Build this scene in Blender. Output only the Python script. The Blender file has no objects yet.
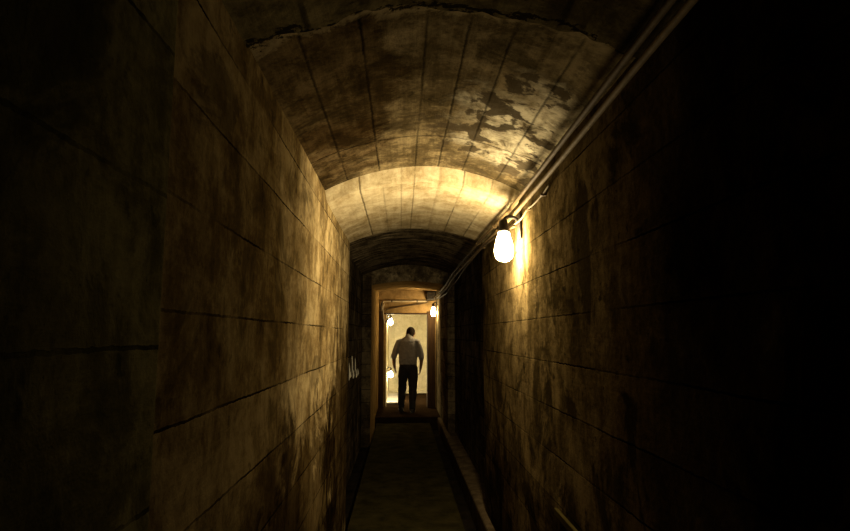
import bpy, bmesh, math, random
from mathutils import Vector, Matrix, noise
random.seed(7)
C = bpy.context.scene
COL = C.collection
EYE = 1.65

# ------------------------------------------------------------------ helpers
def link(name, me, mat=None, parent=None, smooth=False):
    o = bpy.data.objects.new(name, me)
    COL.objects.link(o)
    for m in (mat if isinstance(mat, (list, tuple)) else [mat]):
        if m: me.materials.append(m)
    if parent: o.parent = parent
    if smooth:
        for p in me.polygons: p.use_smooth = True
    return o

def bm_obj(name, bm, mat, parent=None, smooth=False, bevel=0):
    bmesh.ops.recalc_face_normals(bm, faces=bm.faces)
    me = bpy.data.meshes.new(name)
    bm.to_mesh(me); bm.free()
    o = link(name, me, mat, parent, smooth)
    if bevel:
        b = o.modifiers.new('bevel', 'BEVEL'); b.width = bevel; b.segments = 2; b.limit_method = 'ANGLE'
    return o

def tag(o, label=None, cat=None, group=None, kind=None):
    if label: o['label'] = label
    if cat: o['category'] = cat
    if group: o['group'] = group
    if kind: o['kind'] = kind
    return o

def empty(name, loc, label, cat, group=None, rz=0):
    o = bpy.data.objects.new(name, None); COL.objects.link(o)
    o.empty_display_size = .1
    o.location = loc; o.rotation_euler.z = rz
    return tag(o, label, cat, group)

def box(bm, x0, x1, y0, y1, z0, z1):
    v = [bm.verts.new(p) for p in ((x0,y0,z0),(x1,y0,z0),(x1,y1,z0),(x0,y1,z0),(x0,y0,z1),(x1,y0,z1),(x1,y1,z1),(x0,y1,z1))]
    for f in ((0,3,2,1),(4,5,6,7),(0,1,5,4),(1,2,6,5),(2,3,7,6),(3,0,4,7)):
        bm.faces.new([v[i] for i in f])

def rings(bm, rs, cap=True):
    prev = None; first = None
    for r in rs:
        vs = [bm.verts.new(p) for p in r]
        if prev:
            n = len(vs)
            for i in range(n):
                bm.faces.new((prev[i], prev[(i+1) % n], vs[(i+1) % n], vs[i]))
        else: first = vs
        prev = vs
    if cap:
        bm.faces.new(first[::-1]); bm.faces.new(prev)

def tube(bm, pts, r, n=12):
    pts = [Vector(p) for p in pts]
    rr = r if isinstance(r, (list, tuple)) else [r]*len(pts)
    out = []; up = None
    for i, p in enumerate(pts):
        a = pts[max(0, i-1)]; b = pts[min(len(pts)-1, i+1)]
        d = (b-a).normalized()
        if up is None:
            up = Vector((0,0,1)) if abs(d.z) < .9 else Vector((1,0,0))
        s = d.cross(up).normalized(); up = s.cross(d).normalized()
        out.append([p + (s*math.cos(2*math.pi*k/n) + up*math.sin(2*math.pi*k/n))*rr[i] for k in range(n)])
    rings(bm, out)

def lathe(bm, prof, c=(0,0,0), n=24):
    c = Vector(c)
    rings(bm, [[c + Vector((r*math.cos(2*math.pi*k/n), r*math.sin(2*math.pi*k/n), z)) for k in range(n)] for r, z in prof])

def ell_loft(bm, secs, n=20):
    """secs: (center, rx, ry, axis_dir) rings of ellipses; ring plane spanned by X-ish and the perpendicular."""
    out = []
    for c, rx, ry, d in secs:
        c = Vector(c); d = Vector(d).normalized()
        x = Vector((1,0,0)); x = (x - d*x.dot(d)).normalized(); y = d.cross(x)
        out.append([c + x*rx*math.cos(2*math.pi*k/n) + y*ry*math.sin(2*math.pi*k/n) for k in range(n)])
    rings(bm, out)

def smooth_path(pts, k=6):
    """Catmull-Rom through the points."""
    P = [Vector(p) for p in pts]; P = [2*P[0]-P[1]] + P + [2*P[-1]-P[-2]]
    out = []
    for i in range(1, len(P)-2):
        for j in range(k):
            t = j/k
            a, b, c, d = P[i-1], P[i], P[i+1], P[i+2]
            out.append(.5*((2*b) + (c-a)*t + (2*a-5*b+4*c-d)*t*t + (3*b-a-3*c+d)*t**3))
    out.append(P[-2])
    return out

def remesh(bm, voxel, it=4, fac=.5):
    me = bpy.data.meshes.new('tmp'); bm.to_mesh(me); bm.free()
    o = bpy.data.objects.new('tmp', me); COL.objects.link(o)
    r = o.modifiers.new('r', 'REMESH'); r.mode = 'VOXEL'; r.voxel_size = voxel
    s = o.modifiers.new('s', 'SMOOTH'); s.factor = fac; s.iterations = it
    dg = bpy.context.evaluated_depsgraph_get(); dg.update()
    out = bpy.data.meshes.new_from_object(o.evaluated_get(dg))
    bpy.data.objects.remove(o); bpy.data.meshes.remove(me)
    return out

# ------------------------------------------------------------------ materials
class NT:
    def __init__(s, name):
        s.m = bpy.data.materials.new(name); s.m.use_nodes = True
        s.t = s.m.node_tree; s.t.nodes.clear()
        s.out = s.t.nodes.new('ShaderNodeOutputMaterial')
    def n(s, kind, ins=None, **props):
        nd = s.t.nodes.new('ShaderNode'+kind)
        for k, v in props.items(): setattr(nd, k, v)
        for k, v in (ins or {}).items():
            sk = nd.inputs[k]
            if hasattr(v, 'is_output'): s.t.links.new(v, sk)
            elif hasattr(v, 'outputs'): s.t.links.new(v.outputs[0], sk)
            else: sk.default_value = v
        return nd
    def math(s, op, a, b=0.0, c=0.0, clamp=False):
        nd = s.n('Math', {0: a, 1: b, 2: c}, operation=op); nd.use_clamp = clamp
        return nd.outputs[0]
    def ramp(s, fac, stops, interp='LINEAR'):
        nd = s.n('ValToRGB', {0: fac}); cr = nd.color_ramp; cr.interpolation = interp
        while len(cr.elements) < len(stops): cr.elements.new(1)
        for e, (p, c) in zip(cr.elements, stops):
            e.position = p
            e.color = (c, c, c, 1) if isinstance(c, (int, float)) else (*c, 1)
        return nd.outputs[0]
    def mix(s, f, a, b, blend='MIX'):
        nd = s.t.nodes.new('ShaderNodeMix'); nd.data_type = 'RGBA'; nd.blend_type = blend
        for sk, v in ((nd.inputs[0], f), (nd.inputs[6], a), (nd.inputs[7], b)):
            if hasattr(v, 'is_output'): s.t.links.new(v, sk)
            else: sk.default_value = v if isinstance(v, (int, float)) else (*v, 1)
        return nd.outputs[2]
    def noise(s, vec, scale, detail=6, rough=.6, dist=0):
        return s.n('TexNoise', {'Vector': vec, 'Scale': scale, 'Detail': detail, 'Roughness': rough, 'Distortion': dist}).outputs[0]
    def fin(s, col, rough=.85, bump=None, strength=.6, dist=.01, metal=0, spec=.3):
        b = s.n('BsdfPrincipled', {'Base Color': col if hasattr(col, 'is_output') else (*col, 1), 'Roughness': rough, 'Metallic': metal, 'Specular IOR Level': spec})
        if bump is not None:
            bp = s.n('Bump', {'Height': bump, 'Strength': strength, 'Distance': dist})
            s.t.links.new(bp.outputs[0], b.inputs['Normal'])
        s.t.links.new(b.outputs[0], s.out.inputs[0])
        return s.m

DARK, MID, LIGHT = (.022,.0155,.0070), (.105,.080,.040), (.235,.188,.105)

def spikes(lines, lo, hi, w):
    """colour-ramp stops that are 1 at each line and 0 elsewhere"""
    st = []
    for x in sorted(lines):
        p = (x-lo)/(hi-lo); q = w/(hi-lo)
        st += [(p-q, 0), (p, 1), (p+q, 0)]
    return st

def concrete(name, surf, lines=None, rows=None, dark=DARK, mid=MID, light=LIGHT, stain=.55, patch=None, crack=None, near_dim=None, damp_shade=None, gx=False, w=.006, coarse=1.0, cross=None, joints=None):
    """cast concrete with board marks.  surf 'wall': boards lie along Y, stacked in Z; 'ceil': along Y, side by side in X"""
    t = NT(name)
    pos = t.n('NewGeometry').outputs['Position']
    sep = t.n('SeparateXYZ', {0: pos})
    X, Y, Z = sep.outputs
    across = Z if surf == 'wall' else X
    wob = t.math('MULTIPLY', t.math('SUBTRACT', t.noise(pos, 2.2, 4, .6), .5), .013 if surf == 'wall' else .010)
    wob2 = t.math('MULTIPLY', t.math('SUBTRACT', t.noise(pos, 30, 3, .7), .5), .012)
    ac = t.math('ADD', t.math('ADD', across, wob), wob2)
    big = t.noise(pos, 1.1, 6, .62, .4)
    medi = t.noise(pos, 6.0, 10, .70, .35)
    fine = t.noise(pos, 38, 8, .75)
    pits = t.n('TexVoronoi', {'Vector': pos, 'Scale': 46.0}).outputs['Distance']
    pitm = t.ramp(t.math('ADD', pits, t.math('MULTIPLY', fine, .35)), [(.12, 1), (.26, 0)])
    if surf == 'wall':      # drips run down the wall
        sv = t.n('Mapping', {0: pos, 'Scale': (7, 7, .7)}).outputs[0]
    else:                   # wood grain of the shuttering
        sv = t.n('Mapping', {0: pos, 'Scale': (16, 1.1, 6)}).outputs[0]
    streak = t.noise(sv, 1.6, 6, .65, .2)
    gv = t.n('Mapping', {0: pos, 'Scale': (3, 1.2, 24) if surf == 'wall' else (24, 1.2, 3)}).outputs[0]
    if gx: gv = t.n('Mapping', {0: pos, 'Scale': (1.2, 9, 2)}).outputs[0]
    grain = t.noise(gv, 2.0, 6, .7, .3)
    v = t.math('ADD', t.math('MULTIPLY', big, .60), t.math('MULTIPLY', medi, .80))
    v = t.math('ADD', v, t.math('MULTIPLY', streak, .30))
    v = t.math('ADD', v, t.math('MULTIPLY', fine, .28))
    v = t.math('ADD', v, t.math('MULTIPLY', grain, .08 if not gx else .5)); v = t.math('SUBTRACT', v, 0.0 if not gx else .21)      # mean about 1.0
    seam = None
    fade = t.ramp(t.noise(pos, 1.7, 4, .6), [(.36, .12), (.58, 1)])
    if rows:
        rh, off, bl, yoff = rows
        bv = t.n('CombineXYZ', {0: t.math('ADD', t.math('ADD', Y, wob2), yoff), 1: t.math('ADD', ac, off), 2: 0.0}).outputs[0]
        br = t.n('TexBrick', {'Vector': bv, 'Scale': 1.0, 'Mortar Size': w, 'Mortar Smooth': .4, 'Bias': 0.0, 'Brick Width': bl, 'Row Height': rh,
                 'Color1': (0,0,0,1), 'Color2': (1,1,1,1), 'Mortar': (.5,.5,.5,1)})
        br.offset = .43; br.offset_frequency = 2; br.squash = 1
        seam = t.math('MULTIPLY', br.outputs['Fac'], fade); tone = br.outputs['Color']
        v = t.math('ADD', v, t.math('MULTIPLY', t.math('SUBTRACT', tone, .5), .10))
    if lines:
        lo, hi = -1.0, 1.2
        r = t.math('DIVIDE', t.math('SUBTRACT', ac, lo), hi-lo)
        sm = t.ramp(r, spikes(lines, lo, hi, w*1.6))
        brk = t.ramp(t.noise(pos, 3.0, 3, .6), [(.33, .1), (.5, 1)])   # seams fade in and out
        sm = t.math('MULTIPLY', sm, brk)
        seam = sm if seam is None else t.math('MAXIMUM', seam, sm)
    if cross:       # seams across the tunnel
        lo, hi = min(cross)-1, max(cross)+1
        r = t.math('DIVIDE', t.math('SUBTRACT', t.math('ADD', t.math('ADD', Y, wob), t.math('MULTIPLY', wob2, 1.5)), lo), hi-lo)
        sm = t.ramp(r, spikes(cross, lo, hi, w*1.7))
        seam = sm if seam is None else t.math('MAXIMUM', seam, sm)
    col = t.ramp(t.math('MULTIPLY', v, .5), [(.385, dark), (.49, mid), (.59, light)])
    # damp stains with edges of their own
    sn = t.noise(pos, 2.3*coarse, 8, .66, .6)
    sm_ = t.ramp(sn, [(.53, 0), (.60, stain)])
    col = t.mix(sm_, col, tuple(c*.35 for c in mid))
    sp = t.noise(pos, 11*coarse, 5, .6, .2)
    col = t.mix(t.ramp(sp, [(.64, 0), (.70, stain*.8)]), col, tuple(c*.7 for c in dark))
    if gx:      # pale scrapes running across the vault
        sc = t.noise(t.n('Mapping', {0: pos, 'Location': (1.3, .2, 0), 'Scale': (1.6, 9, 1.5)}).outputs[0], 1.5, 7, .7, .4)
        col = t.mix(t.ramp(sc, [(.53, 0), (.64, .9)]), col, (.48,.40,.27))
    if patch:   # lime bloom with wet blotches in it
        (px, py, pz, pr) = patch
        dv = t.n('VectorMath', {0: pos, 1: (px, py, pz)}, operation='SUBTRACT').outputs[0]
        dv = t.n('Mapping', {0: dv, 'Scale': (1.0, .62, 1)}).outputs[0]
        d = t.n('VectorMath', {0: dv}, operation='LENGTH').outputs['Value']
        d = t.math('ADD', d, t.math('MULTIPLY', t.math('SUBTRACT', medi, .5), .5))
        m = t.ramp(t.math('DIVIDE', d, pr), [(.45, 1), (1.0, 0)])
        bloom = t.ramp(t.noise(pos, 9, 8, .7, .5), [(.36, 0), (.6, .8)])
        col = t.mix(t.math('MULTIPLY', m, bloom), col, (.70,.64,.48))
        wet = t.ramp(t.noise(t.n('Mapping', {0: pos, 'Location': (3.1, .4, 0), 'Scale': (1, 1.0, 1)}).outputs[0], 6.5, 5, .55, .25), [(.53, 0), (.57, 1)])
        m2 = t.ramp(t.math('DIVIDE', d, pr*1.5), [(.7, 1), (1.0, 0)])
        wetm = t.math('MULTIPLY', wet, m2)
        col = t.mix(t.math('MULTIPLY', wetm, .92), col, (.045,.034,.02))
    col = t.mix(t.math('MULTIPLY', pitm, .55), col, tuple(c*.6 for c in dark))
    h = t.math('ADD', t.math('MULTIPLY', medi, .9), t.math('MULTIPLY', fine, .35))
    h = t.math('ADD', h, t.math('MULTIPLY', grain, .15))
    h = t.math('SUBTRACT', h, t.math('MULTIPLY', pitm, .35))
    if seam is not None:
        col = t.mix(t.math('MULTIPLY', seam, .95), col, tuple(c*.35 for c in dark))
        h = t.math('SUBTRACT', h, t.math('MULTIPLY', seam, .35))
    for (by, bw, bf, bn) in (near_dim or []):   # ragged darkening towards the camera: some mould, mostly falloff and vignetting painted in
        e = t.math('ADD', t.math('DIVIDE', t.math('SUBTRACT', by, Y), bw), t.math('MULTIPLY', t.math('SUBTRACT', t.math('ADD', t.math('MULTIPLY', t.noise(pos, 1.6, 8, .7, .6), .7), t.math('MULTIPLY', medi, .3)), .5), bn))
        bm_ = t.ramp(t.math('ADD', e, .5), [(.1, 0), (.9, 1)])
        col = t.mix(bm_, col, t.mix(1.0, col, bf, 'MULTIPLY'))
    for (cy, cz, ry, rz, bf) in (damp_shade or []):      # ragged dark patches: wet stains, and lamp falloff painted into the colour
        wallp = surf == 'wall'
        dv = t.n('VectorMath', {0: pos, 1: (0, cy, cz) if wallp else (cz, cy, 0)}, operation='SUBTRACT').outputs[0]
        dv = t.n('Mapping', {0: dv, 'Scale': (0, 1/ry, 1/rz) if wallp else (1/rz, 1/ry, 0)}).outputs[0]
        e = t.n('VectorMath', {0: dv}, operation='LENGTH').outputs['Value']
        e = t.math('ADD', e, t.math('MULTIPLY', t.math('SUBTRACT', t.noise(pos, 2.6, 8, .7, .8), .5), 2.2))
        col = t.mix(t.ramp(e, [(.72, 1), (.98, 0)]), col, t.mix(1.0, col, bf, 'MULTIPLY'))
    if crack:       # ragged break across the vault
        jag = t.math('ADD', t.math('MULTIPLY', t.math('SUBTRACT', t.noise(pos, 4.0, 8, .75, .4), .5), .34), t.math('SUBTRACT', Y, crack))
        wd = t.ramp(t.noise(t.n('Mapping', {0: pos, 'Location': (5, 2, 1)}).outputs[0], 6, 4, .6), [(.40, .006), (.62, .028)])
        rel = t.math('DIVIDE', t.math('ABSOLUTE', jag), wd)
        ck = t.ramp(rel, [(.7, 1), (1.0, 0)])
        lipm = t.ramp(t.math('DIVIDE', t.math('ABSOLUTE', t.math('SUBTRACT', jag, .035)), .03), [(.3, .5), (1, 0)])
        col = t.mix(t.math('MULTIPLY', lipm, t.ramp(big, [(.45, 0), (.6, 1)])), col, light)
        col = t.mix(t.math('MULTIPLY', ck, .9), col, tuple(c*.6 for c in dark))
        h = t.math('SUBTRACT', h, t.math('MULTIPLY', ck, 1.2))
    if rows: h = t.math('ADD', h, t.math('MULTIPLY', tone, .25))
    return t.fin(col, .95, h, .7, .014, spec=0.0)

M = {}
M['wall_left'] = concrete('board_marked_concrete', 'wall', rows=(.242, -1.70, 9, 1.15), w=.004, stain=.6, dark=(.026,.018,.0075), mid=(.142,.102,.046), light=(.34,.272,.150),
                          near_dim=[(2.75, 1.4, (.25,.225,.18), 2.4)], damp_shade=[(5.0, .68, 1.5, 1.0, (.24,.21,.17)), (3.2, .45, 1.5, .9, (.28,.25,.20)), (2.3, .9, .7, .5, (.5,.47,.43))])  # near end and foot dimmed in the colour, partly real wet streaks
M['wall_old_dim'] = concrete('older_concrete_dimmed', 'wall', rows=(.30, -1.925+.30, 9, .4), w=.005, stain=.7, dark=(.008,.0068,.0025), mid=(.025,.0205,.0078), light=(.060,.050,.021),
                         near_dim=[(.70, .5, (.22,.24,.22), 3.0)])  # olive older casting, made darker to paint in vignetting at the frame edge
M['wall_right'] = concrete('board_marked_concrete_dim', 'wall', rows=(.225, .06, 8, .9), w=.004, stain=.85, dark=(.008,.0054,.002), mid=(.054,.038,.0155), light=(.145,.107,.050),
                           near_dim=[(2.3, 1.2, (.50,.45,.37), 3.0), (1.55, .8, (.20,.18,.14), 3.2)], damp_shade=[(2.5, .3, 1.2, .6, (.3,.27,.22)), (4.6, .3, .8, .7, (.4,.36,.3))])  # fading of the lamp along this wall painted in as darker concrete
M['ceil_old_dim'] = concrete('vault_old_dim', 'ceil', lines=[-.3, .1, .5], crack=1.70, stain=.7, dark=(.008,.006,.003), mid=(.026,.0195,.0085), light=(.070,.055,.026), w=.008)  # nearest bay, its colour lowered to stand in for vignetting and fading light
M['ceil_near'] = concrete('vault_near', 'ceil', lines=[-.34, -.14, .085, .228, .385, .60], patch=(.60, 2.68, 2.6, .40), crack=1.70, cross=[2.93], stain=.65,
                          dark=(.013,.0095,.0045), mid=(.072,.054,.027), light=(.21,.168,.096), w=.004, near_dim=[(2.2, .9, (.6,.58,.55), 3.0)], damp_shade=[(2.0, -.42, 1.1, .5, (.45,.40,.34)), (3.0, -.36, .5, .3, (.6,.55,.5))])  # near end of the vault dimmed in the colour
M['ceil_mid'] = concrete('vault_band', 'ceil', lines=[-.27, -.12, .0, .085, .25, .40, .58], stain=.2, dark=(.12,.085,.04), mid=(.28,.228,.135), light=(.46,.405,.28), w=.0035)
DARK_BAY = dict(dark=(.018,.0135,.008), mid=(.085,.064,.038), light=(.27,.215,.135))  # darker colours for the vault of the recessed bay
M['bay_ceil'] = concrete('dark_coursed_vault', 'ceil', cross=[5.6, 5.95, 6.3, 6.7, 7.1, 7.6, 8.1, 8.7], stain=.3, w=.012, gx=True, **DARK_BAY)
M['bay_wall'] = concrete('dark_coursed_wall', 'wall', rows=(.20, .02, .8, 0), stain=.6, dark=(.012,.009,.005), mid=(.050,.037,.021), light=(.16,.125,.078))  # darker wall colours for the recess and the stretch after it
M['plaster'] = concrete('yellowed_plaster', 'wall', stain=.3, dark=(.12,.07,.02), mid=(.26,.165,.06), light=(.36,.24,.095))
M['rough'] = concrete('rough_concrete', 'wall', stain=.6, dark=(.03,.022,.010), mid=(.14,.11,.058), light=(.27,.22,.13))
M['pale'] = concrete('pale_painted_wall', 'wall', stain=.2, dark=(.30,.26,.16), mid=(.50,.455,.31), light=(.62,.575,.42))
M['lintel'] = concrete('brown_wall', 'wall', stain=.3, dark=(.10,.06,.022), mid=(.21,.135,.055), light=(.30,.20,.09))

def simple(name, c1, c2, scale=8, rough=.6, bump=.2, metal=0, stretch=(1,1,1), spec=.3, dist=.004):
    t = NT(name)
    tc = t.n('TexCoord').outputs['Object']
    mp = t.n('Mapping', {0: tc, 'Scale': stretch}).outputs[0]
    nz = t.noise(mp, scale, 8, .65, .2)
    col = t.ramp(nz, [(.32, c1), (.68, c2)])
    return t.fin(col, rough, nz, bump, dist, metal, spec)

M['floor'] = simple('trodden_floor', (.014,.012,.004), (.040,.033,.013), 5, .95, .6, dist=.012, spec=0.0)
M['gutter'] = simple('wet_gutter', (.006,.005,.004), (.022,.017,.011), 6, .8, .5, dist=.01, spec=0.0)
M['kerb'] = simple('kerb_concrete', (.04,.028,.016), (.12,.09,.055), 7, .9, .5, dist=.01, spec=0.0)
M['step'] = simple('worn_step', (.010,.006,.003), (.030,.018,.009), 6, .9, .4, spec=0.0)
M['wood'] = simple('brown_painted_wood', (.022,.011,.0045), (.055,.029,.012), 5, .7, .4, spec=.1, stretch=(6,6,.6))
M['pipe'] = simple('conduit_paint', (.095,.066,.031), (.18,.130,.068), 14, .7, .1, spec=0.02)
M['pipe_dark'] = simple('conduit_dark', (.052,.034,.015), (.11,.076,.037), 14, .7, .1, spec=0.02)
M['pipe_pale'] = simple('pale_paint', (.32,.26,.17), (.48,.40,.28), 14, .5, .1, spec=.2)
M['cable'] = simple('cable_sheath', (.04,.028,.016), (.10,.07,.04), 14, .7, .1, spec=.02)
M['cable_pale'] = simple('cable_pale', (.12,.09,.05), (.2,.155,.095), 14, .7, .1, spec=0.02)
M['iron'] = simple('dark_iron', (.008,.006,.0045), (.024,.018,.012), 20, .6, .2, .2)
M['batten'] = simple('pale_batten_wood', (.026,.020,.006), (.05,.039,.013), 6, .9, .3, stretch=(1,.5,8), spec=0)
M['sliver_white'] = simple('bright_white', (.55,.52,.45), (.82,.80,.72), 30, .55, .2)
M['plate'] = simple('worn_metal', (.42,.41,.40), (.62,.61,.60), 9, .33, .15, .55, spec=.5)
M['skin'] = simple('skin', (.24,.135,.085), (.31,.18,.115), 18, .55, .1)
M['eye'] = simple('eye', (.03,.018,.010), (.07,.05,.035), 40, .3, 0)
M['lips'] = simple('lips', (.20,.085,.065), (.26,.115,.09), 30, .5, .1)
M['hair'] = simple('hair', (.008,.0055,.004), (.022,.015,.010), 60, .9, .6, stretch=(3,3,1), spec=.04)
M['shirt'] = simple('shirt_cloth', (.24,.235,.24), (.33,.325,.335), 9, .9, .35, dist=.012, stretch=(1.3,1.3,.7))
M['trousers'] = simple('trouser_cloth', (.018,.017,.018), (.034,.032,.033), 10, .9, .35, dist=.012)
M['leather'] = simple('black_leather', (.010,.008,.007), (.022,.018,.015), 14, .4, .2)
M['belt'] = simple('belt_leather', (.016,.011,.008), (.035,.024,.016), 14, .45, .2)

def glow(name, col, strength):
    t = NT(name)
    tc = t.n('TexCoord').outputs['Object']
    nz = t.noise(tc, 12, 2, .5)
    st = t.math('MULTIPLY', t.math('ADD', t.math('MULTIPLY', nz, .2), .9), strength)
    e = t.n('Emission', {'Color': (*col, 1), 'Strength': st})
    t.t.links.new(e.outputs[0], t.out.inputs[0])
    return t.m
WARM = (1.0, .77, .41)
M['globe_near'] = glow('lit_glass_near', WARM, 590)
M['globe_door'] = glow('lit_glass_door', (1, .74, .36), 230)
M['globe_room'] = glow('lit_glass_room', (1, .80, .47), 420)
M['globe_low'] = glow('lit_glass_low', (1, .80, .47), 420)

# ------------------------------------------------------------------ the tunnel
WL, WR = -.48, .76
def prism(name, poly, z0, z1, mat, midx=None, bevel=.012):
    """plan polygon extruded upwards; side faces take the material index given per edge"""
    bm = bmesh.new()
    lo = [bm.verts.new((x, y, z0)) for x, y in poly]; hi = [bm.verts.new((x, y, z1)) for x, y in poly]
    n = len(poly)
    for i in range(n):
        f = bm.faces.new((lo[i], lo[(i+1) % n], hi[(i+1) % n], hi[i]))
        if midx: f.material_index = midx[i]
    bm.faces.new(lo[::-1]); bm.faces.new(hi)
    return tag(bm_obj(name, bm, mat, bevel=bevel), kind='structure')

left = [(-.472,-3),(-.472,1.14),(-.48,1.15),(-.48,5.25),(-.63,5.25),(-.63,9.3),(-.48,9.3),(-.48,12.5),(-.32,12.5),(-.32,15.5),(-1.1,15.5),(-1.1,-3)]
lm = [4,4,0,1,1,1,2,2,3,3,0,0]
prism('wall_left', left, -.25, 3.0, [M['wall_left'], M['bay_wall'], M['plaster'], M['pale'], M['wall_old_dim']], lm)
right = [(.76,-3),(.76,5.25),(.88,5.25),(.88,9.3),(.76,9.3),(.76,11.0),(.76,12.5),(.82,12.5),(.82,15.5),(1.4,15.5),(1.4,-3)]
rm = [0,1,1,1,1,4,2,3,3,0,0]
prism('wall_right', right, -.25, 3.0, [M['wall_right'], M['bay_wall'], M['plaster'], M['pale'], M['rough']], rm)

def arch(x, spring, crown, wl, wr):
    c = (wl+wr)/2; h = (wr-wl)/2
    u = min(1.25, abs((x-c)/h))
    return spring + (crown-spring)*(1-u*u)

# (y, spring, crown, wl, wr, material index, edge wobble)
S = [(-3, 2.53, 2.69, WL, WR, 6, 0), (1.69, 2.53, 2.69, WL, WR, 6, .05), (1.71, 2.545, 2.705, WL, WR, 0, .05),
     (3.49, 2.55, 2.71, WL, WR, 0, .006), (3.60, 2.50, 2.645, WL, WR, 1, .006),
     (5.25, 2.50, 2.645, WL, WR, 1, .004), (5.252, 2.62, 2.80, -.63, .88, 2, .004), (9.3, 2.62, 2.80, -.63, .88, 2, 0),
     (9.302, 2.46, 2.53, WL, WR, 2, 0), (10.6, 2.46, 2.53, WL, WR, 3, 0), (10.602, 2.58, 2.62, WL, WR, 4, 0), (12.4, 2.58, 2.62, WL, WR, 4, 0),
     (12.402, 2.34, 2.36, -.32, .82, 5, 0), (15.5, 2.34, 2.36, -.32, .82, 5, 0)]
bm = bmesh.new()
NX = 72; prev = None
ys = []
for a, b in zip(S, S[1:]):
    k = max(1, int((b[0]-a[0])/.10)) if a[5] in (0, 1, 2, 6) else max(1, int((b[0]-a[0])/.5))
    for j in range(k):
        f = j/k
        g = a if j == 0 else b
        ys.append((a[0]+(b[0]-a[0])*f, *[a[q]+(b[q]-a[q])*f for q in (1,2,3,4)], b[5], a[6] if j == 0 else 0))
e = S[-1]; ys.append((e[0], e[1], e[2], e[3], e[4], e[5], 0))
rows_ = []
for (y, sp, cr, wl, wr, mi, wob) in ys:
    row = []
    for i in range(NX+1):
        x = wl-.08 + (wr-wl+.16)*i/NX
        n1 = noise.noise((x*2.2, y*1.3, 4.0)); n2 = noise.noise((x*11, y*7, 9.0))
        z = arch(x, sp, cr, wl, wr) + n1*.006 + n2*.002
        yy = y + (wob*(noise.noise((x*5, 1.7, y//1))+.6*noise.noise((x*17, 3.3, y//1))) if wob else 0)
        row.append(bm.verts.new((x, yy, z)))
    rows_.append((row, mi))
for (r0, m0), (r1, m1) in zip(rows_, rows_[1:]):
    for i in range(NX):
        f = bm.faces.new((r0[i], r1[i], r1[i+1], r0[i+1])); f.material_index = m0
# top skin so that the roof is a solid slab
topa = [bm.verts.new((x, y, 3.05)) for x, y in ((-1.0,-3),(1.3,-3),(1.3,15.5),(-1.0,15.5))]
bm.faces.new(topa)
me = bpy.data.meshes.new('ceiling'); bm.to_mesh(me); bm.free()
ceil = link('ceiling', me, [M['ceil_near'], M['ceil_mid'], M['bay_ceil'], M['plaster'], M['lintel'], M['pale'], M['ceil_old_dim']])
tag(ceil, kind='structure')

bm = bmesh.new(); box(bm, -.455, .56, -3, 11.0, -.2, 0)
tag(bm_obj('floor', bm, M['floor'], bevel=.015), 'narrow brown trodden walkway down the middle of the tunnel', kind='structure')
bm = bmesh.new(); box(bm, -1.0, 1.3, -3, 11.0, -.26, -.12)
tag(bm_obj('floor_gutter', bm, M['gutter']), kind='structure')
bm = bmesh.new(); box(bm, .70, .90, -3, 11.0, -.13, .10)
tag(bm_obj('trim_1', bm, M['kerb'], bevel=.02), 'low concrete kerb along the foot of the right wall', kind='structure')
bm = bmesh.new(); box(bm, -1.0, 1.3, 11.0, 15.6, -.25, .104)
tag(bm_obj('floor_step', bm, M['step'], bevel=.012), 'brown step up to the doorway at the tunnel end', kind='structure')
# end wall with the doorway
bm = bmesh.new()
box(bm, -1.0, -.40, 12.4, 12.58, .05, 3.0); box(bm, .60, 1.3, 12.4, 12.58, .05, 3.0); box(bm, -.40, .60, 12.4, 12.58, 2.12, 3.0)
tag(bm_obj('wall_front', bm, M['lintel']), 'brown end wall around the doorway', kind='structure')
bm = bmesh.new(); box(bm, -1.1, 1.4, 15.5, 15.65, -.25, 3.0)
tag(bm_obj('wall_back', bm, M['pale']), kind='structure')
bm = bmesh.new(); box(bm, -1.1, 1.4, -3.15, -3.0, -.25, 3.0)
tag(bm_obj('wall_rear', bm, M['wall_right']), kind='structure')
bm = bmesh.new(); box(bm, -.32, .82, 15.38, 15.5, .104, .19)
tag(bm_obj('baseboard_back', bm, M['pale'], bevel=.008), kind='structure')
# door frame
fr = empty('door_frame', (.10, 12.36, .104), 'brown wooden door frame around the lit doorway at the tunnel end', 'door frame')
fr['kind'] = 'structure'
def fpart(nm, x0, x1, z0, z1, mat=M['wood']):
    bm = bmesh.new(); box(bm, x0-.10, x1-.10, -.02, .24, z0-.104, z1-.104)
    return bm_obj(nm, bm, mat, fr, bevel=.008)
fpart('jamb', -.47, -.37, .104, 2.16); fpart('jamb', .57, .74, .104, 2.16); fpart('header', -.37, .57, 2.098, 2.125)

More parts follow.
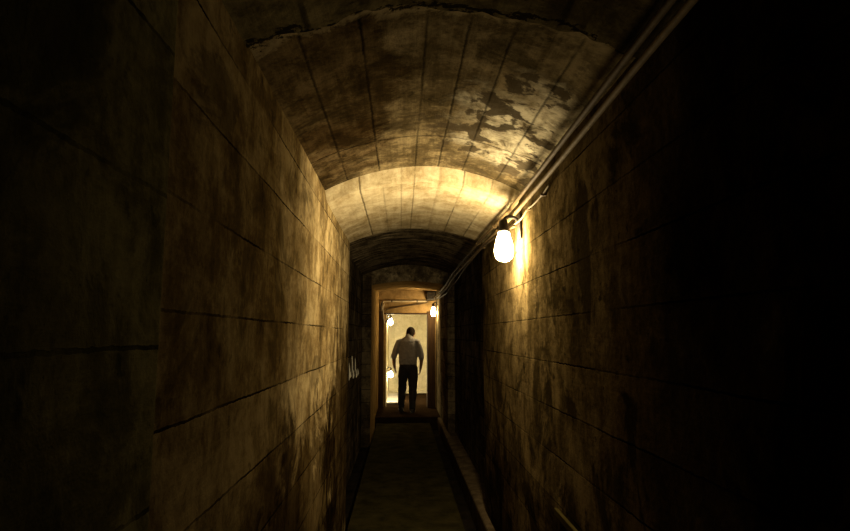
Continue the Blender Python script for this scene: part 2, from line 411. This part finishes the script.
# ------------------------------------------------------------------ lamps
def lamp(loc, side, gmat, label, r=.055, h=.17, arm=.10, cage=True):
    """well-glass lamp hanging from a short wall arm; side = +1 wall to the right, -1 wall to the left"""
    root = empty('wall_lamp', loc, label, 'lamp', 'lit tunnel lamps')
    t = h/2
    bm = bmesh.new()
    prof = [(.45*r, t), (.55*r, t-.01), (.68*r, t-.035), (.86*r, t-.075), (r*.98, -t+.085), (r, -t+.06), (.86*r, -t+.026), (.5*r, -t+.007), (.06*r, -t)]
    lathe(bm, prof); bm_obj('globe', bm, gmat, root, True)
    bm = bmesh.new(); lathe(bm, [(.02, t+.075), (.026, t+.065), (.03, t+.03), (.62*r, t+.012), (.66*r, t-.006), (.2*r, t-.004)])
    bm_obj('cap', bm, M['iron'], root, True)
    bm = bmesh.new(); box(bm, min(side*arm, side*(arm-.018)), max(side*arm, side*(arm-.018)), -.045, .045, t-.05, t+.11)
    bm_obj('wall_plate', bm, M['iron'], root, bevel=.006)
    bm = bmesh.new(); tube(bm, smooth_path([(0,0,t+.07), (side*.02,0,t+.09), (side*arm*.6,0,t+.09), (side*(arm-.01),0,t+.06)]), .011)
    bm_obj('arm', bm, M['iron'], root, True)
    return root
lamp((.648, 3.52, 2.205), 1, M['globe_near'], 'brightly lit lamp high on the right wall, the large near one under the pipes', .060, .195, .112)
lamp((.675, 11.85, 2.13), 1, M['globe_door'], 'lit lamp on the right wall just before the doorway, below the dark box', .05, .20, .085)
lamp((-.245, 13.7, 1.96), -1, M['globe_room'], 'lit lamp on the left wall beyond the doorway, level with the man\'s head', .052, .16, .075)
lamp((-.235, 13.7, .72), -1, M['globe_low'], 'lit lamp low on the left wall beyond the doorway, beside the man\'s hand', .055, .15, .085)

# ------------------------------------------------------------------ pipes and cables
def conduit(name, pts, r, mat, label, cat, clips=(), clip_mat=None, group=None, wall=None, n=12):
    root = empty(name, pts[0], label, cat, group)
    o0 = Vector(pts[0])
    bm = bmesh.new(); tube(bm, [Vector(p)-o0 for p in pts], r, n); bm_obj('tube', bm, mat, root, True)
    for (c, wx) in clips:
        c = Vector(c)-o0
        bm = bmesh.new()
        ring = [c + Vector((math.cos(a)*(r+.004), 0, math.sin(a)*(r+.004))) for a in [math.pi*2*k/14 for k in range(14)]]
        rings(bm, [[p+Vector((0,-.012,0)) for p in ring], [p+Vector((0,.012,0)) for p in ring]])
        if wx is not None:
            xa, xb = sorted((c.x, wx-o0.x)); box(bm, xa, xb, c.y-.012, c.y+.012, c.z-.006, c.z+.006)
        bm_obj('clip', bm, clip_mat or M['iron'], root)
    return root

ZP = [(-3, 2.515), (0, 2.515), (1.6, 2.487), (2.6, 2.452), (3.5, 2.432), (5.1, 2.455), (7.2, 2.455), (9.0, 2.405), (10.8, 2.40), (12, 2.42)]
def zpipe(y):
    for (a, za), (b, zb) in zip(ZP, ZP[1:]):
        if a <= y <= b:
            u = (y-a)/(b-a); u = u*u*(3-2*u) if a > 3 else u
            return za+(zb-za)*u
    return ZP[-1][1]
def run(x, dz, y0, y1, sag=.004, seed=0, k=80):
    out = []
    for i in range(k+1):
        y = y0 + (y1-y0)*i/k
        out.append((x + noise.noise((y*.7, seed, 0))*sag, y, zpipe(y) + dz + noise.noise((y*.8, seed+5, 2))*sag))
    return out
yc = [.6, 4.1, 5.0]
def at(pts, y): return min(pts, key=lambda p: abs(p[1]-y))
p1 = run(.692, .016, -2.9, 11.9, .004, 1)
conduit('conduit_pipe', p1, .0115, M['pipe_dark'], 'upper brown conduit pipe along the top corner of the right wall', 'pipe', [(at(p1, y), .76) for y in yc], M['pipe_dark'], group='conduits along the right wall')
p2 = run(.716, -.022, -2.9, 11.9, .004, 7)
conduit('conduit_pipe', p2, .0115, M['pipe'], 'lower, lighter tan conduit pipe running just under the upper one', 'pipe', [(at(p2, y), .76) for y in yc], M['pipe_dark'], group='conduits along the right wall')
p3 = smooth_path([(.745,2.75,2.405),(.742,2.9,2.385),(.738,3.1,2.375),(.742,3.25,2.385),(.738,3.4,2.36),(.715,3.5,2.345)], 6)
conduit('lamp_cable', p3, .005, M['cable_pale'], 'thin cable on the right wall leading down to the near lamp', 'cable', [(p3[6], .76), (p3[18], .76)], M['pipe_dark'])
p4 = smooth_path([(.735,3.6,2.35),(.72,4.2,2.39),(.70,4.9,2.40),(.66,5.6,2.34),(.66,6.2,2.32),(.69,6.9,2.32),(.66,7.6,2.27),(.66,8.3,2.25),(.70,9.3,2.30),(.70,10.6,2.33),(.66,12.1,2.45)], 6)
conduit('sagging_cable', p4, .008, M['cable'], 'loose cable sagging below the pipes between the near lamp and the doorway', 'cable')

jb = empty('junction_box', (.64, 12.2, 2.45), 'dark junction box in the corner above the lamp by the doorway', 'box')
bm = bmesh.new(); box(bm, -.09, .10, -.08, .2, -.06, .13); bm_obj('body', bm, M['iron'], jb, bevel=.012)
bm = bmesh.new(); box(bm, -.08, .09, -.095, -.08, -.05, .12); bm_obj('lid', bm, M['iron'], jb, bevel=.004)
p5 = [(.57,12.36,2.375),(.3,12.36,2.377),(0,12.36,2.376),(-.30,12.36,2.378),(-.385,12.36,2.372),(-.41,12.36,2.35),(-.415,12.36,2.30),(-.415,12.36,2.18)]
c5 = conduit('cross_pipe', p5, .018, M['pipe_pale'], 'pale pipe running level across the wall above the doorway', 'pipe')
for cx in (.35, -.2):
    bm = bmesh.new(); box(bm, cx-.57-.012, cx-.57+.012, -.02, .045, -.022, .026); bm_obj('clip', bm, M['iron'], c5)
p6 = smooth_path([(.60,12.33,2.36),(.4,12.345,2.315),(.1,12.35,2.275),(-.15,12.35,2.235),(-.29,12.34,2.20),(-.335,12.33,2.17)], 6)
conduit('slack_cable', p6, .012, M['cable'], 'dark cable sloping across the wall below the level pipe', 'cable')
p7 = smooth_path([(-.40,12.30,2.37),(-.435,12.30,2.25),(-.42,12.31,2.10),(-.385,12.33,1.98),(-.33,12.45,1.93),(-.297,12.62,2.0),(-.302,13.2,2.1),(-.302,13.60,2.09)], 6)
conduit('looped_cable', p7, .012, M['iron'], 'dark cable looping down over the left side of the door frame', 'cable')
p8 = smooth_path([(-.36,12.33,2.33),(-.385,12.32,2.2),(-.375,12.33,2.05),(-.36,12.34,1.93),(-.352,12.42,1.90)], 6)
conduit('hanging_cable', p8, .009, M['pipe_pale'], 'short cable end hanging inside the loop on the left of the door frame', 'cable')

# ------------------------------------------------------------------ small things
bm = bmesh.new(); box(bm, .742, .76, 2.30, 2.83, .785, .822)
b_ = bm_obj('wall_batten', bm, M['batten'], bevel=.004)
tag(b_, 'short pale yellowish strip fixed low on the dark right wall near the viewer', 'strip')
fl = empty('white_slivers', (-.63, 7.2, 1.05), 'small cluster of upright white flakes on the dark left wall before the doorway', 'slivers')  # slivers shaped to face the near lamp and show as bright marks
for (y0, z0, z1, dep, w_) in ((6.28,1.20,1.26,.014,.012),(6.62,1.13,1.17,.016,.012),(6.72,1.18,1.27,.012,.012),(7.05,1.10,1.31,.017,.015),(7.18,1.12,1.20,.02,.015),(7.45,1.16,1.38,.015,.015),(7.62,1.08,1.20,.022,.015),(7.95,1.14,1.33,.014,.015),(8.15,1.05,1.17,.022,.015),(8.45,1.06,1.16,.02,.015)):
    bm = bmesh.new()
    a = -.63; zs = [z0, z0+.3*(z1-z0), z0+.7*(z1-z0), z1]; ds = [.35*dep, dep, .7*dep, .15*dep]
    fr_ = [(a-.001, zs[0])] + [(a+d, z) for d, z in zip(ds, zs)] + [(a-.001, zs[3])]
    lo = [bm.verts.new((x, y0, z)) for x, z in fr_]; hi = [bm.verts.new((x-.3*(x-a), y0+w_, z)) for x, z in fr_]
    bm.faces.new(lo); bm.faces.new(hi[::-1])
    for i in range(6): bm.faces.new((lo[i], lo[(i+1)%6], hi[(i+1)%6], hi[i]))
    for v in bm.verts: v.co -= Vector((-.63, 7.2, 1.05))
    bm_obj('sliver', bm, M['sliver_white'], fl)
bm = bmesh.new(); box(bm, -.32, -.06, 13.0, 15.0, .104, .15)
tag(bm_obj('floor_plate', bm, M['plate'], bevel=.008), 'pale shiny slab on the floor at the left wall beyond the doorway', 'slab')

# ------------------------------------------------------------------ the man, seen from behind
MAN = (.150, 11.72, .104)
man = empty('person', MAN, 'man seen from behind in grey short-sleeved shirt and dark trousers, head bowed at the doorway', 'person')

def limb(bm, pts, n=16):
    """pts (x,y,z,r): tapered round limb with rounded ends"""
    P = [Vector(p[:3]) for p in pts]; R = [p[3] for p in pts]
    d0 = (P[0]-P[1]).normalized(); d1 = (P[-1]-P[-2]).normalized()
    pp = [P[0]+d0*R[0]*.75, P[0]+d0*R[0]*.45] + P + [P[-1]+d1*R[-1]*.45, P[-1]+d1*R[-1]*.75]
    rr = [R[0]*.35, R[0]*.8] + R + [R[-1]*.8, R[-1]*.35]
    tube(bm, pp, rr, n)

ARM = {1: [(.185,.02,1.405,.056),(.232,.015,1.27,.052),(.262,.01,1.13,.045),(.272,.03,1.05,.043),(.268,.055,.95,.036),(.256,.075,.855,.027)],
      -1: [(-.185,.03,1.405,.056),(-.238,.02,1.27,.052),(-.282,.03,1.14,.045),(-.290,.05,1.06,.043),(-.286,.095,.96,.036),(-.272,.135,.875,.027)]}
LEG = {1: [(.098,.0,.90,.094),(.100,.015,.72,.088),(.098,.025,.50,.062),(.095,-.03,.34,.056),(.088,-.085,.10,.038)],
      -1: [(-.090,.03,.90,.094),(-.098,.10,.72,.088),(-.112,.17,.51,.062),(-.125,.17,.34,.056),(-.132,.18,.10,.038)]}
def head_pt(v):          # head-local (x right, y face, z up, origin at head centre) -> man space; head bowed and turned a little
    return Matrix.Scale(1,4) @ Matrix.Translation((.052,.125,1.565)) @ Matrix.Rotation(math.radians(-6), 4, 'Z') @ Matrix.Rotation(math.radians(-40), 4, 'X') @ Matrix.Scale(1.13, 4) @ Vector(v)

def hand(bm, w, d, palm, s):
    """w wrist, d direction to the finger tips, palm normal, s side of the thumb (forward)"""
    w = Vector(w); d = Vector(d).normalized(); t = Vector(s); t = (t-d*t.dot(d)).normalized(); nrm = d.cross(t)
    if nrm.dot(Vector(palm)) < 0: nrm = -nrm
    n = 14; rs = []
    for u, hw, ht in ((0,.024,.018),(.03,.033,.016),(.065,.041,.015),(.09,.041,.013)):
        c = w + d*u
        rs.append([c + t*hw*math.cos(2*math.pi*k/n) + nrm*ht*math.sin(2*math.pi*k/n) for k in range(n)])
    rings(bm, rs)
    for off, L in ((.031,.070),(.010,.079),(-.011,.074),(-.031,.058)):
        b = w + d*.082 + t*off
        k1 = b + d*L*.45 + nrm*.006; k2 = k1 + (d*.9+nrm*.45).normalized()*L*.32; k3 = k2 + (d*.6+nrm*.8).normalized()*L*.26
        limb(bm, [(*b, .0095), (*k1, .009), (*k2, .0082), (*k3, .007)], 8)
    b = w + d*.03 + t*.028; k1 = b + (d*.75+t*.6+nrm*.25).normalized()*.042; k2 = k1 + (d*.95+t*.1+nrm*.35).normalized()*.032
    limb(bm, [(*b, .012), (*k1, .0105), (*k2, .008)], 8)

bm = bmesh.new()
ell_loft(bm, [((0,.01,.84),.12,.085,(0,0,1)), ((0,.01,.93),.140,.095,(0,0,1)), ((0,.01,1.05),.135,.09,(0,.05,1)), ((0,.02,1.2),.15,.10,(0,.05,1)),
              ((0,.03,1.34),.165,.10,(0,.1,1)), ((0,.035,1.42),.15,.085,(0,.15,1)), ((.005,.04,1.47),.085,.06,(0,.25,1)),
              ((.012,.055,1.49),.056,.055,(.1,.5,1)), ((.03,.085,1.525),.054,.055,(.1,.7,1)), ((.042,.11,1.56),.052,.055,(.1,.7,1))])
for s in (1, -1):
    limb(bm, ARM[s]); limb(bm, [(x*.9 if i_ == 0 else x, y, z, r-(.026 if i_ == 0 else .012 if i_ == 1 else 0)) for i_, (x, y, z, r) in enumerate(LEG[s])])
    a = ARM[s]
    w = Vector(a[-1][:3]); d = w - Vector(a[-2][:3])
    hand(bm, w - d.normalized()*.012, d + Vector((0,.015,0)), (-s, 0, 0), (0, 1, 0))
    # feet inside the shoes
    f = LEG[s][-1]
    limb(bm, [(f[0],f[1]-.03,.055,.032),(f[0]+s*.006,f[1]+.06,.045,.032),(f[0]+s*.012,f[1]+.14,.035,.026)], 10)
# head: skull, jaw, nose, ears, brow
prof = [(-.118,.030,.030,.028),(-.105,.048,.055,.030),(-.08,.058,.072,.022),(-.045,.066,.085,.010),(0,.073,.095,.0),(.035,.077,.100,-.004),(.07,.073,.093,-.006),(.10,.055,.070,-.008),(.118,.028,.036,-.008)]
n = 24
rs = []
for z, rx, ry, yo in prof:
    rs.append([head_pt((rx*math.cos(2*math.pi*k/n), yo+ry*math.sin(2*math.pi*k/n), z)) for k in range(n)])
rings(bm, rs)
def hl(pts, m=10): limb(bm, [(*head_pt(p[:3]), p[3]) for p in pts], m)
hl([(0,.092,.015,.008),(0,.103,-.015,.011),(0,.112,-.033,.013)])          # nose
hl([(-.035,.084,.024,.010),(0,.092,.024,.010),(.035,.084,.024,.010)])                           # brow
hl([(-.020,.086,-.064,.010),(.020,.086,-.064,.010)])   # mouth ridge
hl([(-.010,.078,-.100,.015),(.010,.078,-.100,.015)])                       # chin
for s in (1, -1):
    hl([(s*.078,-.012,.024,.010),(s*.086,-.020,.012,.010),(s*.086,-.018,-.006,.009),(s*.078,-.008,-.026,.008)])   # ear
    hl([(s*.022,.080,.014,.008),(s*.042,.074,.013,.008)])             # eyelid
body = link('body', remesh(bm, .006, 3, .5), M['skin'], man, True)

# eyes, eyebrows and mouth
for s in (1, -1):
    bm = bmesh.new(); bmesh.ops.create_uvsphere(bm, u_segments=14, v_segments=10, radius=.0105)
    for v in bm.verts: v.co = head_pt(v.co + Vector((s*.031, .079, .002)))
    bm_obj('eye', bm, M['eye'], body, True)
    bm = bmesh.new(); limb(bm, [(*head_pt(p), .0042) for p in ((s*.016,.099,.030),(s*.032,.096,.035),(s*.047,.085,.031))], 8)
    bm_obj('eyebrow', bm, M['hair'], body, True)
bm = bmesh.new()
limb(bm, [(*head_pt(p), .0052) for p in ((-.022,.090,-.060),(0,.096,-.059),(.022,.090,-.060))], 8)
limb(bm, [(*head_pt(p), .0058) for p in ((-.019,.089,-.069),(0,.095,-.070),(.019,.089,-.069))], 8)
bm_obj('mouth', bm, M['lips'], body, True)
# hair: close crop over the crown and the back of the head
bm = bmesh.new()
rs = []
for z, rx, ry, yo in [(-.085,.046,.044,-.036),(-.062,.054,.054,-.036),(-.04,.064,.070,-.026),(-.01,.074,.083,-.018),(.03,.081,.096,-.010),(.065,.079,.090,-.014),(.10,.062,.074,-.014),(.122,.036,.046,-.010),(.130,.012,.016,-.010)]:
    rs.append([head_pt((rx*math.cos(2*math.pi*k/n), yo+ry*math.sin(2*math.pi*k/n), z)) for k in range(n)])
rings(bm, rs)
hair = link('hair', remesh(bm, .006, 2, .4), M['hair'], man, True)

# shirt with short sleeves and collar
bm = bmesh.new()
ell_loft(bm, [((0,.012,.935),.168,.118,(0,0,1)), ((0,.012,.96),.182,.128,(0,0,1)), ((0,.008,1.02),.190,.134,(0,0,1)), ((0,.012,1.12),.192,.132,(0,.05,1)),
              ((0,.022,1.25),.196,.128,(0,.08,1)), ((0,.030,1.35),.202,.122,(0,.1,1)), ((0,.036,1.42),.190,.104,(0,.15,1)), ((.004,.042,1.465),.140,.086,(0,.2,1)),
              ((.010,.050,1.50),.086,.074,(.05,.3,1)), ((.016,.056,1.525),.064,.064,(.05,.35,1))], 28)
for s in (1, -1):
    a = ARM[s]
    p0, p1_, p2_ = Vector(a[0][:3]), Vector(a[1][:3]), Vector(a[2][:3])
    end = p1_.lerp(p2_, 1.35)
    limb(bm, [(*(p0-Vector((s*.04,0,-.002))), .062), (*p0, .064), (*p1_, .066), (*(p1_.lerp(p2_, .6)), .064), (*end, .062)], 18)
me = remesh(bm, .008, 5, .5)
for v in me.vertices:    # folds in the cloth
    c = v.co
    amp = .010 if c.z < 1.12 else .005
    v.co = c + v.normal*(amp*noise.noise((c.x*14, c.y*9, c.z*22)) + amp*.6*noise.noise((c.x*30+c.z*14, c.y*20, c.z*14)))
shirt = link('shirt', me, M['shirt'], man, True)
bm = bmesh.new()
ctr = Vector((.017,.058,1.522)); rs = []
for zz, rr in ((-.012,.068),(.010,.071),(.034,.064),(.036,.059),(.010,.060),(-.010,.058)):
    rs.append([ctr + Vector((rr*math.cos(2*math.pi*k/24), rr*1.02*math.sin(2*math.pi*k/24) + zz*.35, zz + (.010 if math.sin(2*math.pi*k/24) < 0 else -.004))) for k in range(24)])
rings(bm, rs, cap=False)
bm_obj('collar', bm, M['shirt'], shirt, True)

# trousers
bm = bmesh.new()
ell_loft(bm, [((0,.02,.80),.150,.108,(0,0,1)), ((0,.015,.88),.172,.122,(0,0,1)), ((0,.012,.93),.168,.120,(0,0,1)), ((0,.012,.965),.160,.113,(0,0,1))], 28)
for s in (1, -1):
    g = LEG[s]
    limb(bm, [(g[0][0], g[0][1], .88, .098)] + [(x, y, z, r+dr) for (x, y, z, r), dr in zip(g[1:4], (.020,.026,.024))] + [(g[4][0], g[4][1]+.004, .115, .064)], 18)
    bmx = [(g[4][0], g[4][1]+.004, .115, .064), (g[4][0], g[4][1]+.012, .070, .062)]
    limb(bm, bmx, 18)
me = remesh(bm, .009, 3, .5)
for v in me.vertices:
    c = v.co
    amp = .010 if c.z < .35 or .45 < c.z < .6 else .005
    v.co = c + v.normal*amp*noise.noise((c.x*9, c.y*9, c.z*20+c.x*8))
    if v.co.z < .035: v.co.z = .035
trs = link('trousers', me, M['trousers'], man, True)
bm = bmesh.new()
rs = []
for zz, rr in ((.915,.006),(.915,.012),(.952,.012),(.952,.006)):
    rs.append([Vector(((.164+rr)*math.cos(2*math.pi*k/32), .012+(.117+rr)*math.sin(2*math.pi*k/32), zz)) for k in range(32)])
rings(bm, rs, cap=False); bm_obj('belt', bm, M['belt'], man)

# shoes
for s in (1, -1):
    f = LEG[s][-1]; x0, y0 = f[0], f[1]
    bm = bmesh.new()
    rs = []
    for u, hw, hh in ((-.085,.018,.045),(-.075,.034,.068),(-.04,.040,.082),(.01,.042,.080),(.06,.045,.064),(.11,.049,.050),(.155,.046,.044),(.185,.033,.036),(.198,.014,.024)):
        c = Vector((x0 + s*u*.10, y0+u, 0))
        ring = []
        for k in range(16):
            a = 2*math.pi*k/16
            ring.append(c + Vector((hw*math.cos(a), 0, .012 + (hh-.012)*.5*(1+math.sin(a)))))
        rs.append(ring)
    rings(bm, rs)
    sh = bm_obj('shoe', bm, M['leather'], man, True)
    bm = bmesh.new()
    out = [(-.092,.020),(-.08,.036),(-.03,.043),(.02,.042),(.07,.047),(.12,.052),(.165,.047),(.195,.030),(.205,.012)]
    ptsL = [(x0+s*u*.10-w, y0+u) for u, w in out]; ptsR = [(x0+s*u*.10+w, y0+u) for u, w in out][::-1]
    pl = ptsL+ptsR
    lo = [bm.verts.new((x, y, 0)) for x, y in pl]; hi = [bm.verts.new((x, y, .018)) for x, y in pl]
    bm.faces.new(lo[::-1]); bm.faces.new(hi)
    for i in range(len(pl)): bm.faces.new((lo[i], lo[(i+1)%len(pl)], hi[(i+1)%len(pl)], hi[i]))
    bm_obj('sole', bm, M['leather'], sh)

# ------------------------------------------------------------------ world, camera, view
w = bpy.data.worlds.new('dark'); C.world = w; w.use_nodes = True
w.node_tree.nodes['Background'].inputs[0].default_value = (0, 0, 0, 1)
w.node_tree.nodes['Background'].inputs[1].default_value = 0
cam = bpy.data.cameras.new('camera'); co = bpy.data.objects.new('camera', cam); COL.objects.link(co)
cam.sensor_width = 36; cam.lens = 24.0; cam.clip_start = .02
co.location = (0, 0, EYE)
co.rotation_euler = (math.radians(90+6.98), 0, math.radians(-2.42))
C.camera = co
vs = C.view_settings
vs.view_transform = 'Standard'; vs.look = 'None'; vs.gamma = 1; vs.use_curve_mapping = False
vs.exposure = 0
